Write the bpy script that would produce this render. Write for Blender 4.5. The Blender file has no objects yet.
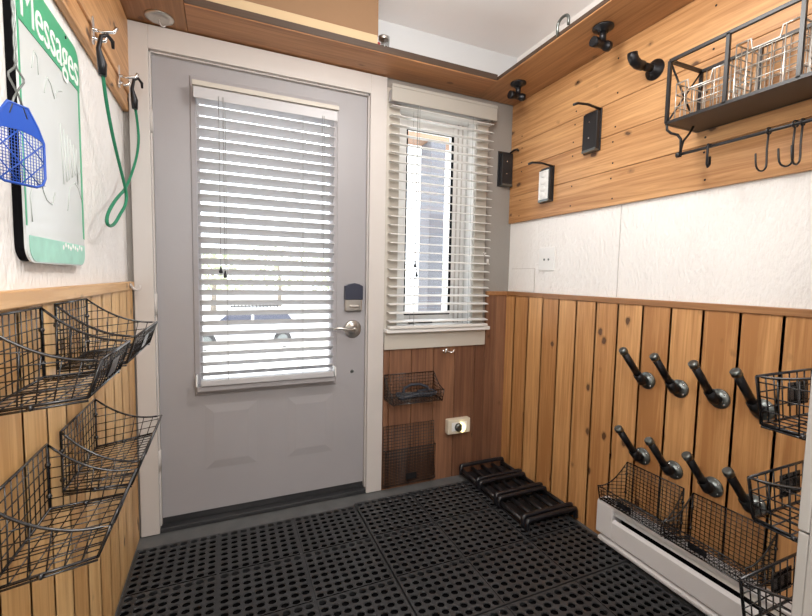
import bpy, math, random
from mathutils import Vector, Matrix
random.seed(7)
S = bpy.context.scene
COL = S.collection

# ------------------------------------------------------------------ camera
CAM = Vector((.2226, -2.0534, 1.1521)); YAW, PIT, ROL, FPX = .4103, -.0727, .0188, 415.56
fwd = Vector((math.sin(YAW)*math.cos(PIT), math.cos(YAW)*math.cos(PIT), math.sin(PIT)))
rt = Vector((math.cos(YAW), -math.sin(YAW), 0)); up = rt.cross(fwd)
r2 = math.cos(ROL)*rt + math.sin(ROL)*up; u2 = -math.sin(ROL)*rt + math.cos(ROL)*up
cd = bpy.data.cameras.new('camera'); cam = bpy.data.objects.new('camera', cd); COL.objects.link(cam)
cd.sensor_width = 36; cd.lens = FPX*36/812; cd.clip_start = .02
M = Matrix((r2, u2, -fwd)).transposed().to_4x4(); M.translation = CAM
cam.matrix_world = M; S.camera = cam

# ------------------------------------------------------------------ world, lights, exposure
W = bpy.data.worlds.new('sky'); S.world = W; W.use_nodes = True
bg = W.node_tree.nodes['Background']; bg.inputs[0].default_value = (.86, .93, 1, 1); bg.inputs[1].default_value = 3.2
def area(name, loc, rot, size, power, col, size_y=None):
    l = bpy.data.lights.new(name, 'AREA'); l.energy = power; l.color = col; l.size = size
    if size_y: l.shape = 'RECTANGLE'; l.size_y = size_y
    o = bpy.data.objects.new(name, l); o.location = loc; o.rotation_euler = rot; COL.objects.link(o); return o
def point(name, loc, power, col, rad):
    l = bpy.data.lights.new(name, 'POINT'); l.energy = power; l.color = col; l.shadow_soft_size = rad
    o = bpy.data.objects.new(name, l); o.location = loc; COL.objects.link(o); return o
sun = bpy.data.lights.new('sun', 'SUN'); sun.energy = 3.0; sun.angle = .01; sun.color = (1, .95, .86)
so = bpy.data.objects.new('sun', sun); so.rotation_euler = (math.radians(-38), 0, math.radians(-160)); COL.objects.link(so)
so.rotation_euler = Vector((.45, 1.0, -.95)).to_track_quat('-Z', 'Y').to_euler()   # from behind the house, onto the yard
point('near_camera_fill_light', (.45, -1.98, 1.82), 18, (1, .96, .91), .14)  # unseen bare light above the camera, added to brighten the near walls
point('ceiling_lamp_light', (.85, -1.05, 2.14), 17, (1, .96, .91), .12)
area('next_room_lamp_light', (.55, -2.9, 2.38), (0, 0, 0), .9, 20, (1, .96, .91))
S.view_settings.view_transform = 'Standard'; S.view_settings.look = 'None'
S.view_settings.gamma = 1; S.view_settings.use_curve_mapping = False; S.view_settings.exposure = 0.52

# ------------------------------------------------------------------ mesh helper
class MB:
    def __init__(s): s.v = []; s.f = []; s.sm = []; s.t = []; s.tint = 0.0
    def add(s, vs, fs, smooth=False):
        n = len(s.v); s.v += [Vector(v) for v in vs]
        for f in fs: s.f.append([n+i for i in f]); s.sm.append(smooth); s.t.append(s.tint)
        return s
    def box(s, x0, x1, y0, y1, z0, z1):
        if x0 > x1: x0, x1 = x1, x0
        if y0 > y1: y0, y1 = y1, y0
        if z0 > z1: z0, z1 = z1, z0
        return s.add([(x0,y0,z0),(x1,y0,z0),(x1,y1,z0),(x0,y1,z0),(x0,y0,z1),(x1,y0,z1),(x1,y1,z1),(x0,y1,z1)],
              [(3,2,1,0),(4,5,6,7),(0,1,5,4),(1,2,6,5),(2,3,7,6),(3,0,4,7)])
    def hexa(s, p):   # 8 points: bottom ring 0-3, top ring 4-7
        return s.add(p, [(3,2,1,0),(4,5,6,7),(0,1,5,4),(1,2,6,5),(2,3,7,6),(3,0,4,7)])
    def tube(s, path, r, n=6, closed=False, caps=True, rr=None):
        P = [Vector(p) for p in path]; m = len(P); rings = []
        T = []
        for i in range(m):
            if closed: d = P[(i+1) % m]-P[i-1]
            else: d = P[min(i+1, m-1)]-P[max(i-1, 0)]
            T.append(d.normalized() if d.length > 1e-9 else Vector((0,0,1)))
        a = Vector((0,0,1)) if abs(T[0].z) < .9 else Vector((1,0,0))
        N = (a - T[0]*a.dot(T[0])).normalized()
        vs = []
        for i in range(m):
            N = (N - T[i]*N.dot(T[i])); N = N.normalized() if N.length > 1e-6 else T[i].orthogonal().normalized()
            B = T[i].cross(N)
            k = 1.0
            if 0 < i < m-1 or closed:
                d1 = (P[i]-P[i-1]).normalized(); d2 = (P[(i+1) % m]-P[i]).normalized()
                k = min(1.35, 1/max(.6, math.sqrt(max(.01, (1+d1.dot(d2))/2))))
            rad = (rr[i] if rr else r)
            for j in range(n):
                q = 2*math.pi*j/n
                vs.append(P[i] + (N*math.cos(q)+B*math.sin(q))*rad*(k if k < 1.2 else 1.1))
        fs = []
        for i in range(m if closed else m-1):
            for j in range(n):
                fs.append((i*n+j, i*n+(j+1) % n, ((i+1) % m)*n+(j+1) % n, ((i+1) % m)*n+j))
        s.add(vs, fs, True)
        if caps and not closed:
            b = len(s.v)-len(vs)
            s.f.append([b+j for j in range(n)][::-1]); s.sm.append(False); s.t.append(s.tint)
            s.f.append([b+(m-1)*n+j for j in range(n)]); s.sm.append(False); s.t.append(s.tint)
        return s
    def cyl(s, p0, p1, r, n=16): return s.tube([p0, p1], r, n)
    def lathe(s, c, axis, prof, n=20):   # prof: (radius, distance along axis)
        A = Vector(axis).normalized(); U = A.orthogonal().normalized(); V = A.cross(U); c = Vector(c); vs = []; fs = []
        for (r, h) in prof:
            for j in range(n):
                q = 2*math.pi*j/n; vs.append(c+A*h+(U*math.cos(q)+V*math.sin(q))*r)
        for i in range(len(prof)-1):
            for j in range(n): fs.append((i*n+j, i*n+(j+1) % n, (i+1)*n+(j+1) % n, (i+1)*n+j))
        s.add(vs, fs, True)
        b = len(s.v)-len(vs)
        s.f.append([b+j for j in range(n)][::-1]); s.sm.append(False); s.t.append(s.tint)
        s.f.append([b+(len(prof)-1)*n+j for j in range(n)]); s.sm.append(False); s.t.append(s.tint)
        return s
    def ball(s, c, r, n=12, sx=1, sy=1, sz=1):
        vs = []; fs = []; m = n//2
        for i in range(m+1):
            th = math.pi*i/m
            for j in range(n):
                q = 2*math.pi*j/n
                vs.append((c[0]+r*sx*math.sin(th)*math.cos(q), c[1]+r*sy*math.sin(th)*math.sin(q), c[2]+r*sz*math.cos(th)))
        for i in range(m):
            for j in range(n): fs.append((i*n+j, (i+1)*n+j, (i+1)*n+(j+1) % n, i*n+(j+1) % n))
        return s.add(vs, fs, True)
    def prism(s, poly, ext):     # poly: list of 3-D points (planar), extruded by vector
        e = Vector(ext); n = len(poly); vs = [Vector(p) for p in poly]+[Vector(p)+e for p in poly]
        fs = [tuple(range(n))[::-1], tuple(range(n, 2*n))]+[(i, (i+1) % n, n+(i+1) % n, n+i) for i in range(n)]
        return s.add(vs, fs)

ORG = {}
def obj(name, mb, m, parent=None, bevel=0, seg=2):
    off = ORG.get(parent.name, Vector((0,0,0))) if parent else Vector((0,0,0))
    me = bpy.data.meshes.new(name); me.from_pydata([v-off for v in mb.v], [], mb.f)
    me.polygons.foreach_set('use_smooth', mb.sm)
    a = me.attributes.new('tint', 'FLOAT', 'FACE'); a.data.foreach_set('value', mb.t)
    me.update()
    me.materials.append(m)
    o = bpy.data.objects.new(name, me); COL.objects.link(o)
    if parent: o.parent = parent
    ORG[o.name] = off
    import bmesh
    b = bmesh.new(); b.from_mesh(me); bmesh.ops.recalc_face_normals(b, faces=b.faces); b.to_mesh(me); b.free()
    if bevel:
        bv = o.modifiers.new('bevel', 'BEVEL'); bv.width = bevel; bv.segments = seg; bv.limit_method = 'ANGLE'; bv.angle_limit = math.radians(40)
    return o
def tag(o, label, cat, group=None):
    o['label'] = label; o['category'] = cat
    if group: o['group'] = group
    return o
def thing(name, loc, label, cat, group=None):
    o = bpy.data.objects.new(name, None); o.empty_display_size = .05; o.location = loc; COL.objects.link(o)
    ORG[o.name] = Vector(loc); return tag(o, label, cat, group)
def struct(name, mb, m, parent=None, bevel=0):
    o = obj(name, mb, m, parent, bevel)
    if not parent: o['kind'] = 'structure'
    return o
def lerp(a, b, t): return Vector(a)*(1-t)+Vector(b)*t

# ------------------------------------------------------------------ materials
def mat(name, col, rough=.5, metal=0, bump=0, bdist=.004, bscale=60, var=0, vscale=8, stretch=(1,1,1), coat=0, spec=None):
    m = bpy.data.materials.new(name); m.use_nodes = True; nt = m.node_tree; N = nt.nodes; K = nt.links
    p = N['Principled BSDF']; p.inputs['Base Color'].default_value = (*col, 1); p.inputs['Roughness'].default_value = rough
    p.inputs['Metallic'].default_value = metal; p.inputs['Coat Weight'].default_value = coat
    if spec is not None: p.inputs['Specular IOR Level'].default_value = spec
    tc = N.new('ShaderNodeTexCoord'); mp = N.new('ShaderNodeMapping'); mp.inputs['Scale'].default_value = stretch
    K.new(tc.outputs['Object'], mp.inputs[0])
    nz = N.new('ShaderNodeTexNoise'); nz.inputs['Scale'].default_value = vscale; nz.inputs['Detail'].default_value = 5
    K.new(mp.outputs[0], nz.inputs['Vector'])
    if var:
        mx = N.new('ShaderNodeMix'); mx.data_type = 'RGBA'
        mx.inputs[6].default_value = (*[c*(1-var) for c in col], 1); mx.inputs[7].default_value = (*[min(1, c*(1+var)) for c in col], 1)
        K.new(nz.outputs[0], mx.inputs[0]); K.new(mx.outputs[2], p.inputs['Base Color'])
    if bump:
        nb = N.new('ShaderNodeTexNoise'); nb.inputs['Scale'].default_value = bscale; nb.inputs['Detail'].default_value = 6
        K.new(mp.outputs[0], nb.inputs['Vector'])
        b = N.new('ShaderNodeBump'); b.inputs['Strength'].default_value = bump; b.inputs['Distance'].default_value = bdist
        K.new(nb.outputs[0], b.inputs['Height']); K.new(b.outputs[0], p.inputs['Normal'])
    return m
def wood(name, light, dark, axis, knots=1.0, rough=.45, knotcol=(.07,.03,.015)):
    # grain along axis (0 x, 1 y, 2 z); per-plank variation from the face attribute 'tint'
    m = bpy.data.materials.new(name); m.use_nodes = True; nt = m.node_tree; N = nt.nodes; K = nt.links
    p = N['Principled BSDF']; p.inputs['Roughness'].default_value = rough
    tc = N.new('ShaderNodeTexCoord'); at = N.new('ShaderNodeAttribute'); at.attribute_name = 'tint'
    cmb = N.new('ShaderNodeCombineXYZ'); mul = N.new('ShaderNodeMath'); mul.operation = 'MULTIPLY'; mul.inputs[1].default_value = 23.7
    K.new(at.outputs['Fac'], mul.inputs[0])
    for i in range(3): K.new(mul.outputs[0], cmb.inputs[i])
    ad = N.new('ShaderNodeVectorMath'); ad.operation = 'ADD'; K.new(tc.outputs['Object'], ad.inputs[0]); K.new(cmb.outputs[0], ad.inputs[1])
    def mapped(cross, along):
        mp = N.new('ShaderNodeMapping'); sc = [cross]*3; sc[axis] = along; mp.inputs['Scale'].default_value = sc
        K.new(ad.outputs[0], mp.inputs[0]); return mp
    g = N.new('ShaderNodeTexNoise'); g.inputs['Scale'].default_value = 1; g.inputs['Detail'].default_value = 6; g.inputs['Roughness'].default_value = .6
    g.inputs['Distortion'].default_value = .8
    K.new(mapped(70, 2.4).outputs[0], g.inputs['Vector'])
    g2 = N.new('ShaderNodeTexNoise'); g2.inputs['Scale'].default_value = 1; g2.inputs['Detail'].default_value = 3
    K.new(mapped(7, 1.2).outputs[0], g2.inputs['Vector'])
    avg = N.new('ShaderNodeMix'); avg.data_type = 'FLOAT'; avg.inputs[0].default_value = .38
    K.new(g.outputs[0], avg.inputs[2]); K.new(g2.outputs[0], avg.inputs[3])
    t2 = N.new('ShaderNodeMath'); t2.operation = 'MULTIPLY_ADD'; t2.inputs[1].default_value = .24; t2.inputs[2].default_value = -.12
    K.new(at.outputs['Fac'], t2.inputs[0])
    s2 = N.new('ShaderNodeMath'); s2.operation = 'ADD'; K.new(avg.outputs[0], s2.inputs[0]); K.new(t2.outputs[0], s2.inputs[1])
    cr = N.new('ShaderNodeValToRGB'); cr.color_ramp.elements[0].position = .36; cr.color_ramp.elements[0].color = (*dark, 1)
    cr.color_ramp.elements[1].position = .66; cr.color_ramp.elements[1].color = (*light, 1)
    K.new(s2.outputs[0], cr.inputs[0]); out = cr.outputs[0]
    if knots:
        vo = N.new('ShaderNodeTexVoronoi'); vo.inputs['Scale'].default_value = 1; vo.inputs['Randomness'].default_value = 1
        kn = N.new('ShaderNodeTexNoise'); kn.inputs['Scale'].default_value = 28; kn.inputs['Detail'].default_value = 2; K.new(ad.outputs[0], kn.inputs['Vector'])
        ks = N.new('ShaderNodeVectorMath'); ks.operation = 'MULTIPLY_ADD'; ks.inputs[1].default_value = (.16, .16, .16); K.new(kn.outputs['Color'], ks.inputs[0]); K.new(mapped(11, 6.5).outputs[0], ks.inputs[2])
        K.new(ks.outputs[0], vo.inputs['Vector'])
        kr = N.new('ShaderNodeValToRGB'); e = kr.color_ramp.elements
        e[0].position = .10; e[0].color = (1,1,1,1); e[1].position = .18; e[1].color = (0,0,0,1)
        ee = e.new(.12); ee.color = (.45,.45,.45,1)
        K.new(vo.outputs['Distance'], kr.inputs[0])
        sp = N.new('ShaderNodeSeparateColor'); K.new(vo.outputs['Color'], sp.inputs[0])
        gt = N.new('ShaderNodeMath'); gt.operation = 'GREATER_THAN'; gt.inputs[1].default_value = .35; K.new(sp.outputs[0], gt.inputs[0])
        mk = N.new('ShaderNodeMath'); mk.operation = 'MULTIPLY'; K.new(kr.outputs[0], mk.inputs[0]); K.new(gt.outputs[0], mk.inputs[1])
        mk2 = N.new('ShaderNodeMath'); mk2.operation = 'MULTIPLY'; mk2.inputs[1].default_value = .9*knots; K.new(mk.outputs[0], mk2.inputs[0])
        mx = N.new('ShaderNodeMix'); mx.data_type = 'RGBA'; K.new(mk2.outputs[0], mx.inputs[0]); K.new(out, mx.inputs[6]); mx.inputs[7].default_value = (*knotcol, 1)
        out = mx.outputs[2]
    K.new(out, p.inputs['Base Color'])
    b = N.new('ShaderNodeBump'); b.inputs['Strength'].default_value = .15; b.inputs['Distance'].default_value = .002
    K.new(g.outputs[0], b.inputs['Height']); K.new(b.outputs[0], p.inputs['Normal'])
    return m
def emis(name, col, st):
    m = mat(name, col); p = m.node_tree.nodes['Principled BSDF']
    p.inputs['Emission Color'].default_value = (*col, 1); p.inputs['Emission Strength'].default_value = st; return m
def glass(name, tint=(1,1,1), refl=.07):
    m = bpy.data.materials.new(name); m.use_nodes = True; N = m.node_tree.nodes; K = m.node_tree.links
    N.remove(N['Principled BSDF']); t = N.new('ShaderNodeBsdfTransparent'); t.inputs[0].default_value = (*tint, 1)
    g = N.new('ShaderNodeBsdfGlossy'); g.inputs['Roughness'].default_value = .02
    mx = N.new('ShaderNodeMixShader'); mx.inputs[0].default_value = refl
    K.new(t.outputs[0], mx.inputs[1]); K.new(g.outputs[0], mx.inputs[2]); K.new(mx.outputs[0], N['Material Output'].inputs[0]); return m

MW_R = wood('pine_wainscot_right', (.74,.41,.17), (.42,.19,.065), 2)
MW_B = wood('pine_wainscot_back_shaded', (.29,.145,.08), (.13,.058,.034), 2)  # same pine darkened: the back wall's shade is put into the colour
MW_L = wood('pine_wainscot_left_lit', (.84,.55,.25), (.55,.30,.11), 2)  # same pine lightened: the left wall's stronger light is put into the colour
MW_U = wood('pine_board_upper', (.70,.40,.18), (.36,.165,.06), 1)
MW_X = wood('pine_shelf_back', (.50,.24,.10), (.27,.115,.045), 0, .7)
MW_S = wood('pine_shelf_side', (.55,.29,.13), (.30,.14,.055), 1, .7)
MW_L2 = wood('pine_cap_left_lit', (.84,.57,.28), (.58,.33,.14), 1, .5)  # cap pine lightened like the left planks, light put into the colour
M_edge = wood('dark_shelf_edge', (.10,.055,.03), (.05,.027,.015), 0, 0)
M_groove = wood('plank_tongue', (.22,.10,.045), (.14,.06,.025), 2, 0)
M_plast = mat('white_textured_plaster', (.87,.855,.84), .8, bump=1.0, bdist=.007, bscale=95, var=.05, stretch=(1,1,.4))
M_taupe = mat('taupe_wall_paint', (.27,.25,.23), .75, bump=.25, bscale=90, var=.03)
M_ceil = mat('white_ceiling_paint', (.86,.86,.87), .8, bump=.1, var=.02)
M_upw = mat('pale_grey_wall_paint', (.60,.62,.64), .75, var=.02)
M_trim = mat('off_white_trim_paint', (.56,.53,.51), .45, bump=.06, bscale=40, var=.03)
M_post2 = mat('shaded_casing_white', (.36,.345,.325), .5, var=.03)  # white casing darkened: its shade is put into the colour
M_door = mat('grey_door_paint', (.335,.325,.34), .42, bump=.04, bscale=80, var=.03)
M_blind = mat('shaded_white_blind_vinyl', (.47,.47,.49), .4)  # white vinyl greyed: shade on the slats is put into the colour
M_slat = mat('white_window_slats', (.70,.69,.67), .4)
M_val = mat('beige_window_valance', (.37,.35,.315), .5)
M_cream = mat('cream_blind_valance', (.50,.47,.42), .45)
M_floor = mat('dark_grey_floor_paint', (.11,.115,.118), .55, bump=.15, bscale=25, var=.35, vscale=14)
M_rub = mat('black_rubber', (.031,.032,.035), .38, bump=.12, bscale=70, var=.3)
M_blk = mat('black_powder_coat', (.012,.012,.014), .36)
M_bwire = mat('black_coated_wire', (.012,.012,.014), .25, spec=.6, coat=.2)
M_gloss = mat('black_gloss_plastic', (.010,.010,.013), .3)
M_iron = mat('black_iron_pipe', (.022,.022,.025), .35, .6, bump=.1)
M_steel = mat('galvanised_steel', (.17,.185,.18), .32, .9, bump=.15, bscale=60, var=.25, vscale=30)
M_chr = mat('chrome', (.75,.75,.75), .15, 1)
M_nick = mat('satin_nickel', (.55,.53,.50), .3, 1)
M_wire = mat('bright_wire', (.62,.60,.56), .3, .7)
M_navy = mat('navy_lock_cover', (.03,.035,.06), .3)
M_white = mat('white_plastic', (.80,.80,.79), .4)
M_heat = mat('white_enamel', (.70,.68,.68), .35, var=.02)
M_dark = mat('black_and_painted_shade', (.006,.006,.007), .9, spec=.05)  # real black parts, and shade painted into gaps and holes
M_alu = mat('bare_aluminium_fins', (.62,.63,.63), .35, .6)
M_beige = mat('beige_plastic', (.68,.62,.50), .4)
M_card = mat('brown_cardboard', (.235,.135,.07), .8, bump=.05, var=.05)
M_cream2 = mat('pale_cardboard_edge', (.50,.37,.22), .7, var=.06)
M_green = mat('green_sign_print', (.05,.40,.20), .35, var=.08, vscale=14)
M_board = mat('whiteboard_surface', (.66,.70,.70), .2, var=.10, vscale=5)
M_ink = mat('white_lettering', (.86,.88,.86), .5)
M_smear = mat('faded_marker', (.60,.66,.64), .5)
M_teal = mat('pale_teal_print', (.30,.62,.50), .35, var=.3, vscale=25)
M_blue = mat('blue_plastic', (.012,.075,.42), .35)
M_cord = mat('green_bungee_cord', (.012,.20,.10), .6, bump=.2, bscale=200)
M_fab = mat('dark_blue_fabric', (.03,.035,.05), .8, bump=.3)
M_glass = glass('window_glass'); M_jar = glass('jar_glass', (.86,.88,.88), .16)
M_red = mat('dark_red_plastic', (.25,.02,.02), .4)
M_string = mat('grey_blind_cord', (.22,.23,.21), .7)
M_glow = emis('night_light_lens', (1,.86,.42), 1.6)

# ------------------------------------------------------------------ room shell
XL, XR, ZC = -.151, 1.785, 2.43
def wall_cells(mb, xs, zs, holes, y0, y1):
    for i in range(len(xs)-1):
        for j in range(len(zs)-1):
            if (i, j) in holes: continue
            mb.box(xs[i], xs[i+1], y0, y1, zs[j], zs[j+1])
    return mb
struct('floor', MB().box(XL-.1, XR+.1, -3.5, .14, -.08, 0), M_floor)
struct('ceiling', MB().box(XL-.1, XR+.1, -3.5, .14, ZC, ZC+.06), M_ceil)
struct('wall_left', MB().box(XL-.1, XL, -3.5, .14, 0, ZC), M_plast)
struct('wall_right', MB().box(XR, XR+.1, -3.5, .14, 0, ZC), M_plast)
struct('wall_back', wall_cells(MB(), [XL, -.055, .896, 1.055, 1.525, XR], [0, .885, 2.04, 2.062, ZC], {(1,0),(1,1),(1,2),(3,1)}, 0, .14), M_taupe)
struct('wall_back_upper', MB().box(XL, XR, -.006, 0, 2.19, ZC), M_upw)
struct('wall_rear', MB().box(1.15, XR, -1.82, -1.712, 0, ZC).box(XL, -.02, -1.82, -1.712, 0, ZC).box(-.02, 1.15, -1.82, -1.712, 2.2, ZC), M_plast)
struct('wall_far', MB().box(XL-.1, XR+.1, -3.6, -3.5, 0, ZC), M_plast)
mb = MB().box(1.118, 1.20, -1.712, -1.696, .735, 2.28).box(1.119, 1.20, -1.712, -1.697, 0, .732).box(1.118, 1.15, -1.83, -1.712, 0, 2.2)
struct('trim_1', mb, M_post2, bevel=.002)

# wainscot planks: V-grooved vertical boards
def planks(mb, a, edges, lo, hi, base, face, groove=.0042, sgn=1):
    # a: 'x' wall (planks spread along y) or 'y' wall (planks spread along x); base -> face is the board thickness
    for i in range(len(edges)-1):
        e0, e1 = edges[i], edges[i+1]; mb.tint = random.random(); g = groove*.16; c = groove*.85
        prof = [(e0+g, base), (e1-g, base), (e1-g, lerp1(base, face, .55)), (e1-g-c, face), (e0+g+c, face), (e0+g, lerp1(base, face, .55))]
        pts = [((d, e, lo) if a == 'x' else (e, d, lo)) for (e, d) in prof]
        mb.prism(pts, (0, 0, hi-lo))
    mb.tint = .5; return mb
def lerp1(a, b, t): return a+(b-a)*t
ed = [0]+[-.09-.1157*k for k in range(14)]+[-1.712]
mb = planks(MB(), 'x', ed, .0, 1.06, XR-.001, XR-.016)
struct('trim_2', mb, MW_R)
struct('trim_3', MB().box(XR-.022, XR-.001, -1.712, 0, 1.058, 1.083), MW_S, bevel=.003)
struct('trim_22', MB().box(XR-.0035, XR-.001, -1.712, 0, 0, 1.06), M_groove)
ed = [-.018]+[-.135-.1157*k for k in range(13)]+[-1.712]
struct('trim_4', planks(MB(), 'x', ed, 0, 1.085, XL+.001, XL+.018), MW_L)
struct('trim_5', MB().box(XL+.001, XL+.026, -1.712, -.002, 1.083, 1.115), MW_L2, bevel=.003)
struct('trim_23', MB().box(XL+.001, XL+.0035, -1.712, 0, 0, 1.06), M_groove)
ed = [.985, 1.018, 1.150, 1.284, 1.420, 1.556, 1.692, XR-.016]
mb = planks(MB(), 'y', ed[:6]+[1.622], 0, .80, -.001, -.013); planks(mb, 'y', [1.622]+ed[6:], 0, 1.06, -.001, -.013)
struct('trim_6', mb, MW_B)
struct('trim_7', MB().box(1.62, XR-.022, -.020, -.001, 1.058, 1.083), MW_S, bevel=.003)
struct('trim_24', MB().box(.985, 1.62, -.0035, -.001, 0, .80).box(1.62, XR-.002, -.0035, -.001, 0, 1.06), M_groove)
# horizontal boards on the right wall above the plaster
mb = MB()
for z0, z1 in ((1.483, 1.634), (1.636, 1.786), (1.788, 1.926), (1.928, 2.158)):
    mb.tint = random.random(); mb.box(XR-.016, XR-.001, -1.712, -.001, z0, z1)
struct('trim_8', mb, MW_U, bevel=.0015)
for y in (-.10, -.485, -.716, -1.096, -1.50):
    for z in (1.515, 1.605, 1.660, 1.758, 1.812, 1.900, 1.96, 2.10):
        if random.random() < .85:
            dy = random.uniform(-.008, .008)
            obj('nail_head', MB().lathe((XR-.0158, y+dy, z+random.uniform(-.006, .006)), (-1, 0, 0), [(.0042, 0), (.0036, .0009)], 8), M_iron, bpy.data.objects['trim_8'])
# horizontal boards on the left wall above the plaster
mb = MB()
for z0, z1, x1 in ((1.80, 1.868, .022), (1.869, 2.158, .028)):
    mb.tint = .55+.3*random.random(); mb.box(XL+.001, XL+x1, -1.712, -.002, z0, z1)
struct('trim_9', mb, MW_U, bevel=.006)
# plaster board joint and patch
struct('trim_10', MB().box(XR-.0035, XR-.0005, -.034, -.23, 1.085, 1.215), M_plast)
mb = MB().box(XR-.0022, XR-.0005, -.758, -.7608, 1.085, 1.48)
for q in ((-.230, -.2322, 1.085, 1.217), (-.034, -.232, 1.215, 1.2172)): mb.box(XR-.0042, XR-.0005, q[0], q[1], q[2], q[3])
struct('trim_17', mb, M_trim)
# door casing
Y0 = -.019
mb = MB().box(-.126, -.0555, Y0, 0, .004, 2.155).box(.896, .982, Y0, 0, .004, 2.155).box(-.0555, .896, Y0, 0, 2.062, 2.155)
struct('trim_11', mb, M_trim, bevel=.002)
struct('trim_12', MB().box(-.055, -.049, 0, .12, .03, 2.062).box(.890, .896, 0, .12, .03, 2.062).box(-.055, .896, 0, .12, 2.056, 2.062), M_trim)
struct('trim_13', MB().box(-.055, .896, -.012, .12, .001, .022).box(-.05, .89, .024, .05, .022, .055), M_rub, bevel=.003)   # threshold

# ------------------------------------------------------------------ door
DX0, DX1, DZ0, DZ1, DY = -.048, .889, .056, 2.055, .018
mb = MB()
LX0, LX1, LZ0, LZ1 = .125, .715, .655, 1.965
mb.box(DX0, LX0, DY, DY+.044, DZ0, DZ1).box(LX1, DX1, DY, DY+.044, DZ0, DZ1).box(LX0, LX1, DY, DY+.044, DZ0, LZ0).box(LX0, LX1, DY, DY+.044, LZ1, DZ1)
door = struct('door_1', mb, M_door)
def ring(mb, x0, x1, z0, z1, prof, y):
    rings = []
    for ins, h in prof:
        rings.append([(x0+ins, y-h, z0+ins), (x1-ins, y-h, z0+ins), (x1-ins, y-h, z1-ins), (x0+ins, y-h, z1-ins)])
    vs = sum(rings, []); fs = []
    for i in range(len(prof)-1):
        for j in range(4): fs.append((i*4+j, i*4+(j+1) % 4, (i+1)*4+(j+1) % 4, (i+1)*4+j))
    return mb.add(vs, fs)
for (a, b) in ((.117, .365), (.485, .735)):
    mb = MB(); pr = [(0, 0), (.012, .0003), (.050, .0048)]
    ring(mb, a, b, .238, .565, pr, DY)
    n = len(mb.v)-4; mb.f.append([n, n+1, n+2, n+3]); mb.sm.append(False); mb.t.append(0)
    obj('embossed_panel', mb, M_door, door)
mb = MB(); ring(mb, .090, .740, .600, 2.000, [(0, 0), (.004, .008), (.022, .010), (.032, .004), (.036, -.02)], DY)
lf = obj('glass_frame', mb, M_door, door)
obj('glass_pane', MB().box(LX0, LX1, DY+.018, DY+.024, LZ0, LZ1), M_glass, lf)
# keypad deadbolt
lk = obj('deadbolt', MB().box(.778, .868, DY-.022, DY, .975, 1.045), M_nick, door, bevel=.006)
mb = MB().prism([(.776, DY, 1.035), (.87, DY, 1.035), (.87, DY, 1.105), (.85, DY, 1.115), (.823, DY, 1.121), (.796, DY, 1.115), (.776, DY, 1.105)], (0, -.03, 0))
obj('keypad_cover', mb, M_navy, lk, bevel=.003)
obj('thumb_turn', MB().box(.80, .846, DY-.036, DY-.022, .995, 1.008), M_nick, lk, bevel=.003)
# lever handle
mb = MB().lathe((.823, DY, .882), (0, -1, 0), [(.036, 0), (.036, .006), (.032, .012), (.016, .014), (.013, .034), (.015, .05), (.01, .054)], 24)
hs = obj('door_handle', mb, M_nick, door)
obj('rose', MB().lathe((.823, DY, .882), (0, -1, 0), [(.036, 0), (.046, .001), (.046, .004), (.036, .008)], 24), M_nick, hs)
obj('lever', MB().tube([(.823, DY-.046, .882), (.79, DY-.05, .884), (.76, DY-.05, .892), (.735, DY-.048, .894), (.712, DY-.046, .886)], .008, 8, rr=[.010, .009, .008, .007, .006]), M_nick, hs)
obj('screw_head', MB().lathe((.823, DY, .66), (0, -1, 0), [(.009, 0), (.009, .002), (.006, .005)], 12), M_steel, door)
obj('latch_plate', MB().box(.8885, .8915, DY+.002, DY+.03, .84, .925), M_dark, door)
for z in (1.78, 1.02, .33):
    obj('hinge', MB().tube([(-.052, -.004, z-.045), (-.052, -.004, z+.045)], .0065, 10).box(-.058, -.047, -.003, .02, z-.044, z+.044), M_trim, door)

# ------------------------------------------------------------------ blinds
def blind(root, x0, x1, ztop, zbot, pitch, yc, depth, tilt, cords, rail_h, tassels, ms):
    mb = MB(); z = ztop-.02; k = 0
    dy, dz = math.cos(tilt)*depth/2, math.sin(tilt)*depth/2
    while z > zbot+.03:
        # room-side edge up, slight crown
        p = []
        for s in (-1, -.4, .4, 1):
            p.append((yc+s*dy, z-s*dz+(1-s*s)*.002))
        vs = [(x0, y, zz) for y, zz in p]+[(x1, y, zz) for y, zz in p]
        vs += [(x0, y, zz-.0028) for y, zz in p]+[(x1, y, zz-.0028) for y, zz in p]
        fs = [(i, i+1, i+5, i+4) for i in range(3)]+[(8+i, 12+i, 13+i, 9+i) for i in range(3)]
        fs += [(0, 4, 12, 8), (3, 11, 15, 7)]+[(0, 8, 9, 1), (1, 9, 10, 2), (2, 10, 11, 3), (4, 5, 13, 12), (5, 6, 14, 13), (6, 7, 15, 14)]
        mb.add(vs, fs); z -= pitch
    obj('slats', mb, ms, root)
    obj('bottom_rail', MB().box(x0, x1, yc-.024, yc+.024, zbot, zbot+rail_h), ms, root, bevel=.003)
    mb = MB()
    for cx in cords:
        for yy in (yc-.026, yc+.026): mb.tube([(cx, yy, ztop), (cx, yy, zbot+rail_h)], .0009, 4)
    obj('ladder_cords', mb, M_string, root)
    for tx, tz in tassels:
        c = obj('pull_cord', MB().tube([(tx, yc-.034, ztop-.01), (tx, yc-.034, tz)], .0012, 4), M_string, root)
        obj('tassel', MB().lathe((tx, yc-.034, tz-.028), (0, 0, 1), [(.007, 0), (.008, .006), (.0045, .02), (.003, .03)], 10), M_iron, c)
BY = -.022
bl = thing('window_blind', (.41, BY, .65), 'white slatted blind hanging on the grey door over its glass', 'blind')
blind(bl, .118, .712, 1.915, .655, .0457, BY, .050, .50, (.23, .56), .026, ((.205, 1.185), (.222, 1.165)), M_blind)
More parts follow.
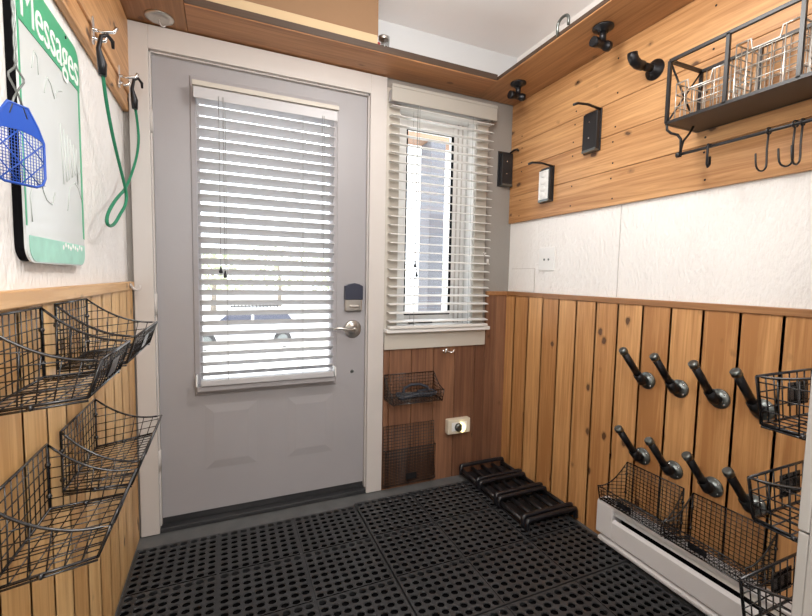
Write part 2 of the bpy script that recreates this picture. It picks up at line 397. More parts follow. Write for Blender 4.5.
obj('headrail', MB().box(.108, .722, BY-.022, BY+.026, 1.915, 1.955), M_cream, bl, bevel=.003)
obj('valance', MB().box(.108, .722, BY-.028, BY-.022, 1.888, 1.934), M_blind, bl, bevel=.002)
obj('valance_cap', MB().box(.104, .726, BY-.036, BY-.018, 1.937, 1.957), M_cream, bl, bevel=.002)
obj('tilt_cord', MB().tube([(.648, BY-.034, 1.9), (.648, BY-.034, 1.30)], .0011, 4).tube([(.656, BY-.034, 1.9), (.656, BY-.034, 1.22)], .0011, 4), M_string, bl)
for x in (.098, .718): obj('hold_down_bracket', MB().box(x, x+.006, BY-.02, DY, .655, .70), M_white, bl)
obj('glass_sill_ledge', MB().box(.102, .722, BY-.012, DY-.005, .628, .652), M_door, bl, bevel=.003)

wb = thing('window_blind', (1.29, -.045, .90), 'cream valanced slatted blind covering the narrow window right of the door', 'blind')
blind(wb, .995, 1.598, 2.03, .884, .0452, -.046, .050, -.13, (1.13, 1.46), .016, ((1.128, 1.235), (1.138, 1.185)), M_slat)
obj('valance', MB().box(.985, 1.606, -.082, -.074, 2.022, 2.100).box(.985, 1.606, -.085, -.070, 2.088, 2.103).box(1.600, 1.608, -.074, -.02, 2.03, 2.098), M_val, wb, bevel=.002)
obj('headrail', MB().box(.99, 1.598, -.070, -.02, 2.035, 2.085), M_blind, wb)
obj('cord_cleat', MB().tube([(1.545, -.085, 1.30), (1.552, -.078, 1.285), (1.56, -.085, 1.30)], .004, 6).tube([(1.575, -.082, 1.265), (1.575, -.082, 1.235)], .006, 8), M_trim, wb)

# ------------------------------------------------------------------ window
mb = MB()   # reveal lining
mb.box(1.055, 1.064, -.001, .13, .885, 2.04).box(1.516, 1.525, -.001, .13, .885, 2.04).box(1.055, 1.525, -.001, .13, 2.03, 2.04).box(1.055, 1.525, 0, .13, .886, .894)
win = struct('window_1', mb, M_white)
mb = MB(); a0, a1, c0, c1 = 1.064, 1.516, .894, 2.03; g0, g1, h0, h1 = 1.142, 1.428, .945, 1.965
mb.box(a0, g0, .085, .13, c0, c1).box(g1, a1, .085, .13, c0, c1).box(g0, g1, .085, .13, c0, h0).box(g0, g1, .085, .13, h1, c1)
fr = obj('window_frame', mb, M_white, win, bevel=.003)
mb = MB().box(g0-.004, g0+.003, .082, .10, h0, h1).box(g1-.003, g1+.004, .082, .10, h0, h1).box(g0, g1, .082, .10, h0-.003, h0+.004).box(g0, g1, .082, .10, h1-.004, h1+.003)
obj('gasket', mb, M_dark, fr)
obj('sash_track', MB().box(1.455, 1.462, .078, .09, c0, c1).box(1.485, 1.490, .078, .09, c0, c1), M_trim, fr)
obj('window_pane', MB().box(g0, g1, .104, .109, h0, h1), M_glass, win)
obj('crank_handle', MB().box(1.165, 1.19, .06, .085, .897, .915).tube([(1.18, .06, .91), (1.22, .045, .905), (1.30, .05, .905)], .006, 8), M_dark, win)
struct('trim_14', MB().box(.983, 1.056, -.015, 0, .88, 2.11).box(1.524, 1.598, -.015, 0, .88, 2.11).box(1.056, 1.524, -.015, 0, 2.036, 2.11), M_cream, bevel=.002)
struct('trim_15', MB().box(.985, 1.622, -.060, .0, .862, .882), M_white, bevel=.004)        # window sill
struct('trim_16', MB().box(.985, 1.612, -.026, -.013, .770, .862), M_cream, bevel=.002)      # apron under the sill

# ------------------------------------------------------------------ overhead shelves
SZ0, SZ1 = 2.160, 2.188
def shelf(label, boards, m, edge):
    t = thing('overhead_shelf', boards[0], label, 'shelf')
    return t
mb = MB(); mb.tint = .6; mb.box(.092, 1.507, -.212, -.007, SZ0, SZ1)
sh = obj('overhead_shelf', mb, MW_X); tag(sh, 'pine shelf board running above the door and window', 'shelf')
obj('front_edge', MB().box(.092, 1.507, -.216, -.212, SZ0+.004, SZ1+.004), M_edge, sh)
mb = MB(); mb.tint = .5; mb.box(1.508, XR-.001, -1.71, -.007, SZ0, SZ0+.018)
sh2 = obj('overhead_shelf', mb, MW_S); tag(sh2, 'pine shelf board along the top of the right wall with pipe tees under it', 'shelf')
obj('front_edge', MB().box(1.504, 1.508, -1.71, -.217, SZ0+.004, SZ0+.019), M_edge, sh2)  # dark strip paints the shade on this front edge
mb = MB(); mb.tint = .15; mb.box(XL+.001, .090, -1.71, -.007, SZ0, SZ1)
sh3 = obj('overhead_shelf', mb, MW_S); tag(sh3, 'darker shelf board at upper left over the door corner with a round plate', 'shelf')

# cardboard box and jar on the back shelf
cb = thing('cardboard_box', (.4, -.11, SZ1), 'brown cardboard box lying on the shelf above the door', 'box')
obj('carton', MB().box(-.10, .868, -.20, -.015, 2.232, 2.405), M_card, cb, bevel=.003)
obj('pale_tray_edge', MB().box(-.12, .862, -.212, -.012, 2.1885, 2.232), M_cream2, cb, bevel=.004)['label'] = 'pale cream bottom edge'
jr = thing('glass_jar', (.910, -.175, SZ1), 'small clear glass beside the cardboard box on the shelf', 'glass')
obj('cup', MB().lathe((.910, -.175, SZ1), (0, 0, 1), [(.017, 0), (.018, .004), (.022, .064), (.020, .064), (.016, .008)], 16), M_jar, jr)
obj('metal_band', MB().lathe((.902, -.175, SZ1+.05), (0, 0, 1), [(.0205, 0), (.0225, .001), (.023, .014), (.021, .015)], 16), M_nick, jr)
tag(obj('plastic_cap', MB().lathe((.873, -.190, SZ1), (0, 0, 1), [(.008, 0), (.009, .004), (.009, .022), (.006, .026)], 14), M_red), 'small dark red cap between box and glass on shelf', 'cap')

# round plate with hook under the left shelf
t = thing('ceiling_hook', (-.005, -.078, SZ0), 'round metal plate with a small hook under the shelf at upper left', 'hook')
obj('round_plate', MB().lathe((-.005, -.078, SZ0), (0, 0, -1), [(.052, 0), (.050, .004), (.036, .008), (.034, .006), (.012, .008)], 28), M_nick, t)
obj('wire_hook', MB().tube([(-.005, -.078, SZ0-.006), (-.005, -.078, SZ0-.02), (.0, -.085, SZ0-.032), (.010, -.085, SZ0-.036), (.016, -.08, SZ0-.028)], .0025, 6), M_trim, t)

# ------------------------------------------------------------------ wire baskets
def sidecurve(bt, ft, n=12, pw=2.2):
    out = []
    for i in range(n+1):
        s = i/n; p = lerp(bt, ft, s); p.z = ft[2]+(bt[2]-ft[2])*(1-s)**pw; out.append(p)
    return out
def quad_grid(mb, a, b, c, d, nu, nv, r):
    # a-b bottom edge, d-c top edge; nu wires crossing along u, nv wires across v
    for i in range(1, nu): mb.tube([lerp(a, b, i/nu), lerp(d, c, i/nu)], r, 5)
    for j in range(1, nv): mb.tube([lerp(a, d, j/nv), lerp(b, c, j/nv)], r, 5)
    return mb
def side_grid(mb, bb, fb, bt, ft, step, r, pw):
    L = (Vector(fb)-Vector(bb)).length; n = max(2, round(L/step))
    top = lambda s: Vector((*lerp(bt, ft, s).xy, ft[2]+(bt[2]-ft[2])*(1-s)**pw))
    for i in range(1, n): mb.tube([lerp(bb, fb, i/n), top(i/n)], r, 5)
    h = step; H = bt[2]-bb[2]
    while h < H-.006:
        s1 = 0
        for k in range(41):
            s = k/40
            if top(s).z-lerp(bb, fb, s).z >= h: s1 = s
        if s1 > .05:
            def at(s):
                b = lerp(bb, fb, s); t = top(s); f = h/max(1e-6, t.z-b.z); return lerp(b, t, f)
            mb.tube([at(0), at(s1)], r, 5)
        h += step
    return mb
def wire_basket(label, group, bb, bt, fb, ft, step=.022, r=.0012, rf=.0027, pw=2.2, plate=None, mt=None, clips=True, nm='wire_basket', sides=(0, 1)):
    # bb, bt, fb, ft: pairs of points (end 0, end 1)
    mt = mt or M_bwire; bb = [Vector(p) for p in bb]; bt = [Vector(p) for p in bt]; fb = [Vector(p) for p in fb]; ft = [Vector(p) for p in ft]
    base = (bb[0]+bb[1]+fb[0]+fb[1])/4
    t = thing(nm, base, label, 'basket', group)
    mb = MB()
    mb.tube([bt[0], bt[1]], rf, 6); mb.tube([ft[0], ft[1]], rf, 6)
    for k in sides: mb.tube([bb[k], bt[k]]+sidecurve(bt[k], ft[k], pw=pw)[1:]+[fb[k]], rf, 6)
    mb.tube([bb[0], bb[1], fb[1], fb[0]], rf, 6, closed=True)
    lo = Vector((0, 0, -.006))
    for k in sides: mb.tube([bb[k]+lo, fb[k]+lo], rf*.8, 6)
    obj('wire_frame', mb, mt, t)
    nb = max(2, round((bt[1]-bt[0]).length/step)); nh = max(2, round((bt[0]-bb[0]).length/step))
    obj('back_grid', quad_grid(MB(), bb[0], bb[1], bt[1], bt[0], nb, nh, r), mt, t)
    nf = max(2, round((ft[1]-ft[0]).length/step)); nfh = max(2, round((ft[0]-fb[0]).length/step))
    obj('front_grid', quad_grid(MB(), fb[0], fb[1], ft[1], ft[0], nf, nfh, r), mt, t)
    nd = max(2, round((fb[0]-bb[0]).length/step))
    obj('bottom_grid', quad_grid(MB(), bb[0], bb[1], fb[1], fb[0], nf, nd, r), mt, t)
    for k in sides: obj('side_grid', side_grid(MB(), bb[k], fb[k], bt[k], ft[k], step, r, pw), mt, t)
    if clips:
        for k in sides:
            for q in (lerp(bb[k], bt[k], .2), lerp(bb[k], bt[k], .68), lerp(bb[k], fb[k], .45)+lo*.5):
                obj('corner_clip', MB().ball(q, .0058, 8), mt, t)
    if plate:
        u, w, h, v = plate; c = lerp(lerp(fb[0], fb[1], u), lerp(ft[0], ft[1], u), v); du = (ft[1]-ft[0]).normalized(); dv = (ft[0]-fb[0]); dv = (dv-du*dv.dot(du)).normalized(); n = du.cross(dv)
        ctr = (fb[0]+fb[1])/2-(bb[0]+bb[1])/2
        if n.dot(ctr) < 0: n = -n
        a = c-du*w/2-dv*h/2+n*.002
        obj('label_plate', MB().prism([a, a+du*w, a+du*w+dv*h, a+dv*h], n*.002), mt, t)
    return t
LB = XL+.028
def left_basket(y0b, y1b, y0f, y1f, zb, zt, zfb, zft, label):
    return wire_basket(label, 'black wire baskets on the left wall', ((LB, y0b, zb), (LB, y1b, zb)), ((LB, y0b, zt), (LB, y1b, zt)),
        ((.012, y0f, zfb), (.012, y1f, zfb)), ((.032, y0f, zft), (.032, y1f, zft)), plate=(.5, .055, .034, .5))
left_basket(-1.235, -.985, -1.225, -1.005, .934, 1.078, .945, 1.006, 'black wire basket on the left wall, upper row, nearer one cut by the photo edge')
left_basket(-.905, -.680, -.935, -.620, .934, 1.079, .945, 1.006, 'black wire basket on the left wall, upper row, nearer the door')
left_basket(-1.235, -.985, -1.205, -.975, .652, .792, .655, .708, 'black wire basket on the left wall, lower row, nearer one cut by the photo edge')
left_basket(-.905, -.635, -.920, -.570, .650, .790, .650, .704, 'black wire basket on the left wall, lower row, nearer the door')

RB = -1.694
def rear_basket(zt, zb, label):
    return wire_basket(label, 'black wire baskets beside the near doorway', ((1.256, RB, zb), (1.60, RB, zb)), ((1.256, RB, zt+.035), (1.60, RB, zt+.035)),
        ((1.260, -1.566, zb), (1.592, -1.566, zb)), ((1.242, -1.560, zt), (1.612, -1.560, zt)), step=.030, r=.0016, rf=.0032, pw=2.0, plate=(.45, .082, .052, .50))
rear_basket(.960, .858, 'black wire basket at right edge beside the near doorway post, topmost of three')
rear_basket(.741, .650, 'black wire basket at right edge beside the near doorway post, middle of three')
rear_basket(.512, .410, 'black wire basket at right edge beside the near doorway post, lowest of three')

# heater and its two baskets
HX = 1.708
ht = thing('baseboard_heater', (1.745, -1.2, .012), 'white electric baseboard heater along the foot of the right wall', 'heater')
HY0, HY1 = -1.69, -.784
XB = XR-.017
mb = MB()
prof = [(XB, .020), (HX+.012, .020), (HX-.004, .035), (HX-.004, .045), (HX+.014, .052), (HX+.014, .060), (XB, .060)]
mb.prism([(x, HY0, z) for x, z in prof], (0, HY1-.014-HY0, 0))
obj('bottom_lip', mb, M_heat, ht)
obj('front_panel', MB().prism([(HX, HY0, .062), (HX+.004, HY0, .062), (HX+.004, HY0, .134), (HX+.016, HY0, .146), (HX+.012, HY0, .148), (HX, HY0, .137)], (0, HY1-.075-HY0, 0)), M_heat, ht)
obj('top_panel', MB().prism([(XB, HY0, .205), (HX+.004, HY0, .205), (HX, HY0, .200), (HX+.004, HY0, .186), (HX+.009, HY0, .186), (HX+.006, HY0, .198), (XB, HY0, .200)], (0, HY1-.002-HY0, 0)), M_heat, ht)
obj('end_cap', MB().prism([(XB, HY1, .062), (HX-.003, HY1, .062), (HX-.003, HY1, .196), (HX+.004, HY1, .207), (XB, HY1, .207)], (0, -.078, 0)), M_heat, ht, bevel=.003)
obj('back_plate', MB().box(XB-.004, XB, HY0, HY1, .06, .203), M_dark, ht)  # near-black colour paints the shade inside the heater slot
obj('heating_fins', MB().box(HX+.022, XB-.006, HY0, HY1-.08, .075, .100), M_alu, ht)
obj('deflector', MB().prism([(HX+.009, HY0, .168), (HX+.011, HY0, .168), (HX+.024, HY0, .190), (HX+.022, HY0, .190)], (0, HY1-.08-HY0, 0)), M_alu, ht)
GB = XR-.020
wire_basket('fine black wire basket resting on the heater, left of the two', 'black wire baskets on the heater', ((GB, -.872, .232), (GB, -1.108, .232)), ((GB, -.872, .396), (GB, -1.108, .396)),
    ((HX-.004, -.797, .212), (HX-.004, -1.074, .212)), ((HX-.010, -.790, .268), (HX-.010, -1.078, .268)), step=.0155, r=.0013, rf=.0025, pw=1.9, plate=(.45, .062, .026, .45))
wire_basket('fine black wire basket resting on the heater, right of the two', 'black wire baskets on the heater', ((GB, -1.142, .232), (GB, -1.392, .232)), ((GB, -1.142, .396), (GB, -1.392, .396)),
    ((HX-.004, -1.088, .212), (HX-.004, -1.356, .212)), ((HX-.010, -1.084, .272), (HX-.010, -1.350, .272)), step=.0155, r=.0013, rf=.0025, pw=1.9, plate=(.45, .062, .026, .45))
# baskets on the back wall under the window
BB = -.017
ub = wire_basket('small black wire basket on the back wall under the window, holding a dark bundle', 'black wire baskets under the window', ((.992, BB, .510), (1.285, BB, .510)), ((.992, BB, .634), (1.285, BB, .634)),
    ((1.000, -.130, .503), (1.282, -.130, .503)), ((.990, -.130, .560), (1.290, -.130, .560)), step=.017, r=.0013, rf=.0025, pw=1.9, clips=False)
lb = thing('wire_basket', (1.145, BB, .03), 'flat black wire pocket basket low on the back wall beside the door casing', 'basket', 'black wire baskets under the window')
mb = MB().tube([(.990, BB, .012), (1.300, BB, .012), (1.293, BB, .352), (.990, BB, .352)], .0024, 6, closed=True)
obj('wire_frame', mb, M_blk, lb)
obj('back_grid', quad_grid(MB(), (.990, BB, .012), (1.300, BB, .012), (1.293, BB, .352), (.990, BB, .352), 19, 20, .0015), M_blk, lb)
mb = MB().tube([(.992, BB-.022, .030), (1.296, BB-.022, .030), (1.292, BB-.026, .225), (.992, BB-.026, .225)], .0028, 6, closed=True)
for x in (.992, 1.295):
    mb.tube([(x, BB, .030), (x, BB-.022, .030)], .0024, 6).tube([(x, BB, .225), (x, BB-.026, .225)], .0024, 6)
obj('front_frame', mb, M_blk, lb)
obj('front_grid', quad_grid(MB(), (.992, BB-.022, .030), (1.296, BB-.022, .030), (1.292, BB-.026, .225), (.992, BB-.026, .225), 19, 11, .0015), M_blk, lb)
obj('label_plate', MB().box(1.115, 1.178, BB-.028, BB-.024, .052, .085), M_blk, lb)
# dark bundle in the upper basket
bd = thing('dog_leash', (1.14, -.075, .508), 'dark strap coiled inside the wire basket under the window', 'leash')
pts = []
for i in range(49):
    a = i/48*2*math.pi*2.2; rr_ = .075+.012*math.sin(a*1.7)
    pts.append((1.15+rr_*1.4*math.cos(a), -.072+.036*math.sin(a), .520+.018*(i/48)+.006*math.sin(a*3)))
obj('strap_coil', MB().tube(pts, .008, 8), M_fab, bd)
obj('handle_loop', MB().tube([(1.08, -.065, .535), (1.09, -.06, .565), (1.13, -.058, .582), (1.18, -.058, .580), (1.225, -.06, .562), (1.235, -.065, .535)], .007, 8), M_fab, bd)

# ------------------------------------------------------------------ pipe hooks on the right wall
WF = XR-.016
def pipe_hook(y, z, label):
    t = thing('pipe_hook', (WF, y, z), label, 'hook', 'pipe hooks on the right wall')
    fl = obj('flange', MB().lathe((WF, y, z), (-1, 0, 0), [(.034, 0), (.034, .005), (.031, .007), (.017, .009), (.016, .022), (.012, .022)], 24), M_steel, t)
    for k in range(4):
        a = math.pi/4+k*math.pi/2
        obj('screw', MB().lathe((WF-.006, y+.025*math.cos(a), z+.025*math.sin(a)), (-1, 0, 0), [(.0042, 0), (.0042, .001), (.002, .003)], 8), M_chr, fl)
    e0 = Vector((WF-.012, y, z)); e1 = Vector((WF-.036, y, z+.002)); d = Vector((-.099, .016, .130)).normalized(); tip = Vector((WF-.135, y+.016, z+.132))
    obj('elbow', MB().tube([e0, e1, e1+d*.012, e1+d*.034], .0165, 14), M_iron, t)
    obj('arm', MB().tube([e1+d*.02, tip-d*.016], .0130, 14), M_iron, t)
    obj('end_cap', MB().tube([tip-d*.02, tip-d*.004, tip], .0125, 14, rr=[.0155, .0155, .011]), M_steel, t)
    return t
ORDN = ['farthest left of the four', 'second from left', 'third from left', 'rightmost, by the wire baskets']
p0 = None
for row, (z, nm) in enumerate(((.760, 'upper'), (.448, 'lower'))):
    for k, y in enumerate((-.937, -1.066, -1.203, -1.328)):
        lab = f'black pipe hook on the right wall, {nm} row, {ORDN[k]}'
        if p0 is None: p0 = pipe_hook(y, z, lab)
        else:
            r = p0.copy(); COL.objects.link(r); r.location = (WF, y, z); r['label'] = lab
            for ch in list(p0.children):
                c = ch.copy(); COL.objects.link(c); c.parent = r
                for g in ch.children:
                    d_ = g.copy(); COL.objects.link(d_); d_.parent = c

# elbow pipe hook high on the right wall
t = thing('pipe_hook', (WF, -.868, 1.995), 'black elbow pipe hook high on the right wall beside the wire shelf', 'hook')
yy, zz = -.890, 1.978
obj('flange', MB().lathe((WF, yy, zz), (-1, 0, 0), [(.038, 0), (.038, .006), (.020, .009), (.019, .026), (.014, .026)], 24), M_iron, t)
obj('pipe', MB().tube([(WF-.01, yy, zz), (WF-.08, yy, zz)], .0145, 14), M_iron, t)
obj('elbow', MB().tube([(WF-.072, yy, zz), (WF-.10, yy, zz), (WF-.118, yy, zz+.008), (WF-.128, yy, zz+.022), (WF-.130, yy, zz+.034)], .018, 14), M_iron, t)
# tee pipe hooks under the right shelf
def tee(x, y, label):
    t = thing('pipe_hook', (x, y, SZ0), label, 'hook', 'tee pipe hooks under the shelf')
    obj('flange', MB().lathe((x, y, SZ0), (0, 0, -1), [(.040, 0), (.040, .006), (.022, .010), (.019, .022)], 24), M_iron, t)
    obj('stem', MB().tube([(x, y, SZ0-.012), (x, y, SZ0-.055)], .013, 14), M_iron, t)
    obj('tee', MB().tube([(x-.052, y, SZ0-.066), (x-.030, y, SZ0-.066), (x-.0299, y, SZ0-.066), (x+.018, y, SZ0-.066), (x+.0181, y, SZ0-.066), (x+.036, y, SZ0-.066)], .018, 14, rr=[.019, .019, .0155, .0155, .019, .019]), M_iron, t)
tee(1.615, -.245, 'black pipe tee hook under the shelf, closer to the window')
tee(1.612, -.772, 'black pipe tee hook under the shelf, closer to the wire shelf')
# ring on the shelf's front edge
tag(obj('bent_hook', MB().tube([(1.500, -.640, SZ0+.005), (1.500, -.640, SZ0+.045)]+[(1.500-.0, -.640-.03+.03*math.cos(a), SZ0+.045+.022*math.sin(a)) for a in [i*math.pi/8 for i in range(1, 8)]]+[(1.500, -.700, SZ0+.045), (1.500, -.700, SZ0+.02)], .006, 8), M_steel),
    'grey bent loop hook on the front edge of the right shelf', 'hook')

# coat hooks with black plates
def plate_hook(F, w, h, label, front=None, rod=.10, th=.026):
    # F(d, a, z): d outward from the wall, a along the wall to the right, z up from the plate's centre
    def blk(mb, d0, d1, a0, a1, z0, z1):
        return mb.hexa([F(d0, a0, z0), F(d1, a0, z0), F(d1, a1, z0), F(d0, a1, z0), F(d0, a0, z1), F(d1, a0, z1), F(d1, a1, z1), F(d0, a1, z1)])
    t = thing('plate_hook', F(0, 0, 0), label, 'hook', 'black plate hooks by the window corner')
    ax = Vector(F(1, 0, 0))-Vector(F(0, 0, 0))
    obj('back_plate', blk(MB(), 0, .006, -w/2, w/2, -h/2, h/2), M_blk, t, bevel=.002)
    obj('front_plate', blk(MB(), .006, th, -w/2+.010, w/2-.004, -h/2+.006, h/2-.012), M_blk, t, bevel=.003)
    obj('hook_rod', MB().tube([F(.004, w/2-.01, h/2-.004), F(rod*.5, w/2-.012, h/2+.004), F(rod*.85, w/2-.014, h/2+.0), F(rod, w/2-.016, h/2-.010)], .0055, 8), M_blk, t)
    obj('foot_bar', blk(MB(), .004, th+.006, -w/2+.014, w/2-.006, -h/2, -h/2+.012), M_steel, t, bevel=.002)
    for dz in (-.03, .04): obj('screw', MB().lathe(F(th, 0, dz), ax, [(.004, 0), (.003, .002)], 8), M_chr, t)
    if front:
        mb = blk(MB(), th, th+.003, -w/2+.014, w/2-.014, -h/2+.014, h/2-.02)
        for k in range(4): mb.ball(F(th+.003, 0, -h*.32+k*h*.2), .022, 12, .25, 1, .75)
        obj('white_pad', mb, M_white, t)['label'] = 'white scalloped pad'
    return t
def RW_(y, z): return lambda d, a, dz: (WF-d, y-a, z+dz)
plate_hook(RW_(-.600, 1.830), .095, .185, 'black plate hook on the right wall, nearest to the wire shelf', rod=.155)
plate_hook(RW_(-.318, 1.648), .095, .180, 'black plate hook with a white scalloped front, above the light switch', front=True, rod=.155)
plate_hook(lambda d, a, dz: (1.722+a, -.0005-d, 1.792+dz), .090, .200, 'black plate hook in the corner beside the window blind', th=.03, rod=.09)

# switch plate, outlet
t = thing('switch_plate', (XR, -.322, 1.264), 'white two dot wall plate on the right plaster wall', 'switch')
obj('plate', MB().box(XR-.006, XR, -.380, -.264, 1.203, 1.325), M_white, t, bevel=.002)
for y in (-.338, -.306): obj('socket', MB().lathe((XR-.006, y, 1.262), (-1, 0, 0), [(.006, 0), (.006, .002), (.003, .002)], 12), M_steel, t)
t = thing('wall_outlet', (1.442, -.013, .308), 'beige wall outlet box low on the back wall', 'outlet')
obj('plate', MB().box(1.368, 1.513, -.050, -.013, .268, .352), M_beige, t, bevel=.004)
obj('socket_face', MB().box(1.39, 1.49, -.053, -.050, .285, .336), M_white, t, bevel=.002)
t = thing('night_light', (1.440, -.053, .312), 'round glowing night light plugged into the beige outlet', 'night light')
obj('body', MB().lathe((1.432, -.053, .308), (0, -1, 0), [(.024, 0), (.024, .012), (.018, .018)], 20), M_steel, t)
obj('lens', MB().prism([(1.44+.028*math.cos(a), -.053, .310+.030*math.sin(a)) for a in [-1.35+i*.27 for i in range(11)]], (0, -.022, 0)), M_glow, t)['label'] = 'glowing yellow lens'
# chrome hook below apron, hook on left wainscot
t = thing('coat_hook', (1.36, -.013, .75), 'small chrome double hook just below the window sill', 'hook')
obj('base', MB().lathe((1.362, -.013, .748), (0, -1, 0), [(.014, 0), (.012, .008), (.006, .012)], 14), M_chr, t)
for s in (-1, 1):
    obj('prong', MB().tube([(1.362, -.022, .748), (1.362+s*.018, -.032, .738), (1.362+s*.030, -.042, .742), (1.362+s*.036, -.044, .756)], .0045, 8), M_chr, t)
t = thing('coat_hook', (XL+.026, -.105, 1.09), 'small white metal hook at the end of the left wainscot rail', 'hook')
obj('base', MB().lathe((XL+.026, -.105, 1.100), (1, 0, 0), [(.012, 0), (.010, .006)], 12), M_nick, t)
obj('prong', MB().tube([(XL+.03, -.105, 1.100), (XL+.040, -.106, 1.086), (XL+.052, -.107, 1.082), (XL+.060, -.107, 1.092), (XL+.059, -.107, 1.102)], .0045, 8), M_trim, t)

# ------------------------------------------------------------------ metal wire shelf on the right wall
ws = thing('wire_shelf', (1.69, -1.3, 1.69), 'black metal framed wall shelf with crossed ends and a hook rail', 'shelf')
FX, BX, z0, z1, ys = 1.600, WF-.004, 1.690, 1.893, [-1.070, -1.248, -1.425, -1.600]
def bar(mb, a, b, w):
    a, b = Vector(a), Vector(b); d = (b-a).normalized(); n = d.orthogonal().normalized() if abs(d.z) < .99 else Vector((1, 0, 0))
    if abs(d.z) < .99: n = Vector((0, 0, 1))-d*d.z; n.normalize()
    m2 = d.cross(n); h = w/2
    ring_ = lambda p: [p-n*h-m2*h, p+n*h-m2*h, p+n*h+m2*h, p-n*h+m2*h]
    return mb.hexa(ring_(a)+ring_(b))
mb = MB(); w = .010
for x in (FX, BX):
    bar(mb, (x, ys[0], z1), (x, ys[-1], z1), w); bar(mb, (x, ys[0], z0), (x, ys[-1], z0), w)
    for y in ys: bar(mb, (x, y, z0), (x, y, z1), w)
for y in (ys[0], ys[-1]):
    for z in (z0, z1): bar(mb, (FX, y, z), (BX, y, z), w)
obj('frame', mb, M_blk, ws)
for y in (ys[0], ys[-1]):
    obj('cross_brace', MB().tube([(FX, y, z0), (BX, y, z1)], .0032, 6).tube([(FX, y, z1), (BX, y, z0)], .0032, 6), M_blk, ws)
obj('base_board', MB().box(FX+.004, BX-.004, ys[-1], ys[0], z0-.004, z0+.006), mat('dark_brown_shelf_base', (.075,.05,.035), .5, var=.2), ws)
mb = MB()
for k in range(1, 27): mb.tube([(BX-.002, ys[0]-k*.53/27, z0), (BX-.002, ys[0]-k*.53/27, z1)], .0014, 5)
for z in (1.74, 1.79, 1.84): mb.tube([(BX-.002, ys[0], z), (BX-.002, ys[-1], z)], .0014, 5)
obj('back_mesh', mb, M_wire, ws)
RXr, RZr = 1.640, 1.586
mb = MB()
mb.tube([(RXr, -1.088, RZr), (RXr, -1.62, RZr)], .0052, 8).tube([(RXr, -1.086, RZr), (RXr, -1.098, RZr)], .0095, 10)
obj('hook_rail', mb, M_blk, ws)
for y in (-1.098, -1.59):
    obj('rail_bracket', MB().tube([(FX, y+.026, z0), (FX+.002, y+.026, z0-.022), (FX+.012, y+.018, z0-.034), (FX+.028, y+.006, z0-.040), (FX+.037, y, z0-.055), (RXr, y, RZr)], .0042, 8).tube([(RXr, y, RZr+.01), (RXr+.01, y, RZr+.045), (RXr+.04, y, RZr+.075), (RXr+.06, y, z0)], .0035, 8), M_blk, ws)
# bright wire bins standing in the shelf
def bin_basket(y0, y1, hf, label):
    # y0 > y1
    t = thing('wire_bin', (1.69, (y0+y1)/2, z0+.007), label, 'basket', 'bright wire bins in the wall shelf')
    xf, xb, zb, zt = FX+.016, BX-.016, z0+.009, z0+hf
    n = 5; r = .0017
    mb = MB(); d = (y1-y0)
    q = [(xf, y0, zt), (xf, y0+d*.25, zt), (xf, y0+d*.28, zt-.03), (xf, y0+d*.72, zt-.03), (xf, y0+d*.75, zt), (xf, y1, zt), (xb, y1, zt), (xb, y0, zt)]
    obj('rim_wire', MB().tube(q, .0024, 6, closed=True), M_wire, t); mb.tube([(xf, y0, zb), (xf, y1, zb), (xb, y1, zb), (xb, y0, zb)], .0024, 6, closed=True)
    obj('base_wire', mb, M_wire, t)
    mb = MB()
    for i in range(n+1):
        y = y0+d*i/n; zz_ = zt-.03 if .27 < i/n < .73 else zt
        mb.tube([(xb, y, zt), (xb, y, zb), (xf, y, zb), (xf, y, zz_)], r, 5)
    for z in (zb+.04, zb+.08, zb+.12):
        if z < zt-.035: mb.tube([(xf, y0, z), (xf, y1, z), (xb, y1, z), (xb, y0, z)], r, 5, closed=True)
    for i in range(1, 5):
        x = xf+(xb-xf)*i/5; mb.tube([(x, y0, zt), (x, y0, zb), (x, y1, zb), (x, y1, zt)], r, 5)
    obj('wire_grid', mb, M_wire, t)
bin_basket(-1.086, -1.236, .125, 'low bright wire bin in the wall shelf, left compartment')
bin_basket(-1.262, -1.412, .165, 'taller bright wire bin in the wall shelf, middle compartment')
bin_basket(-1.438, -1.588, .165, 'bright wire bin in the wall shelf, compartment at the right photo edge')
# hooks on the rail
t = thing('rail_clip', (RXr, -1.190, RZr), 'flat steel clip on the shelf rail, left of the curved hooks', 'clip')
obj('clip_strap', MB().tube([(RXr+.006, -1.190, RZr-.004), (RXr+.004, -1.190, RZr+.008), (RXr-.006, -1.190, RZr+.007), (RXr-.008, -1.190, RZr-.01), (RXr-.007, -1.190, RZr-.055), (RXr-.002, -1.190, RZr-.063), (RXr+.006, -1.190, RZr-.055), (RXr+.006, -1.190, RZr-.03)], .0035, 6), M_iron, t)
def s_hook(y, ang, label):
    t = thing('s_hook', (RXr, y, RZr), label, 'hook', 'curved hooks on the shelf rail')
    ca, sa = math.cos(ang), math.sin(ang); P = lambda u, z: (RXr-u*ca, y+u*sa, RZr+z)
    loop = [P(.0085*math.cos(a), .0085*math.sin(a)) for a in [math.pi*.1*i for i in range(-5, 14)]]
    obj('loop', MB().tube(loop, .0026, 6), M_blk, t)
    c = [P(0, -.008), P(.002, -.05), P(-.001, -.090)]+[P(.019+.020*math.cos(a), -.093+.020*math.sin(a)*1.0) for a in [math.pi+i*math.pi/8 for i in range(1, 8)]]+[P(.040, -.090), P(.043, -.066)]
    obj('hook', MB().tube(c, .0026, 6), M_blk, t)
s_hook(-1.348, .15, 'thin black curved hook on the shelf rail, hanging apart on the left')
s_hook(-1.408, .35, 'thin black curved hook on the shelf rail, left one of the touching pair')
s_hook(-1.424, .0, 'thin black curved hook on the shelf rail, right one of the touching pair')

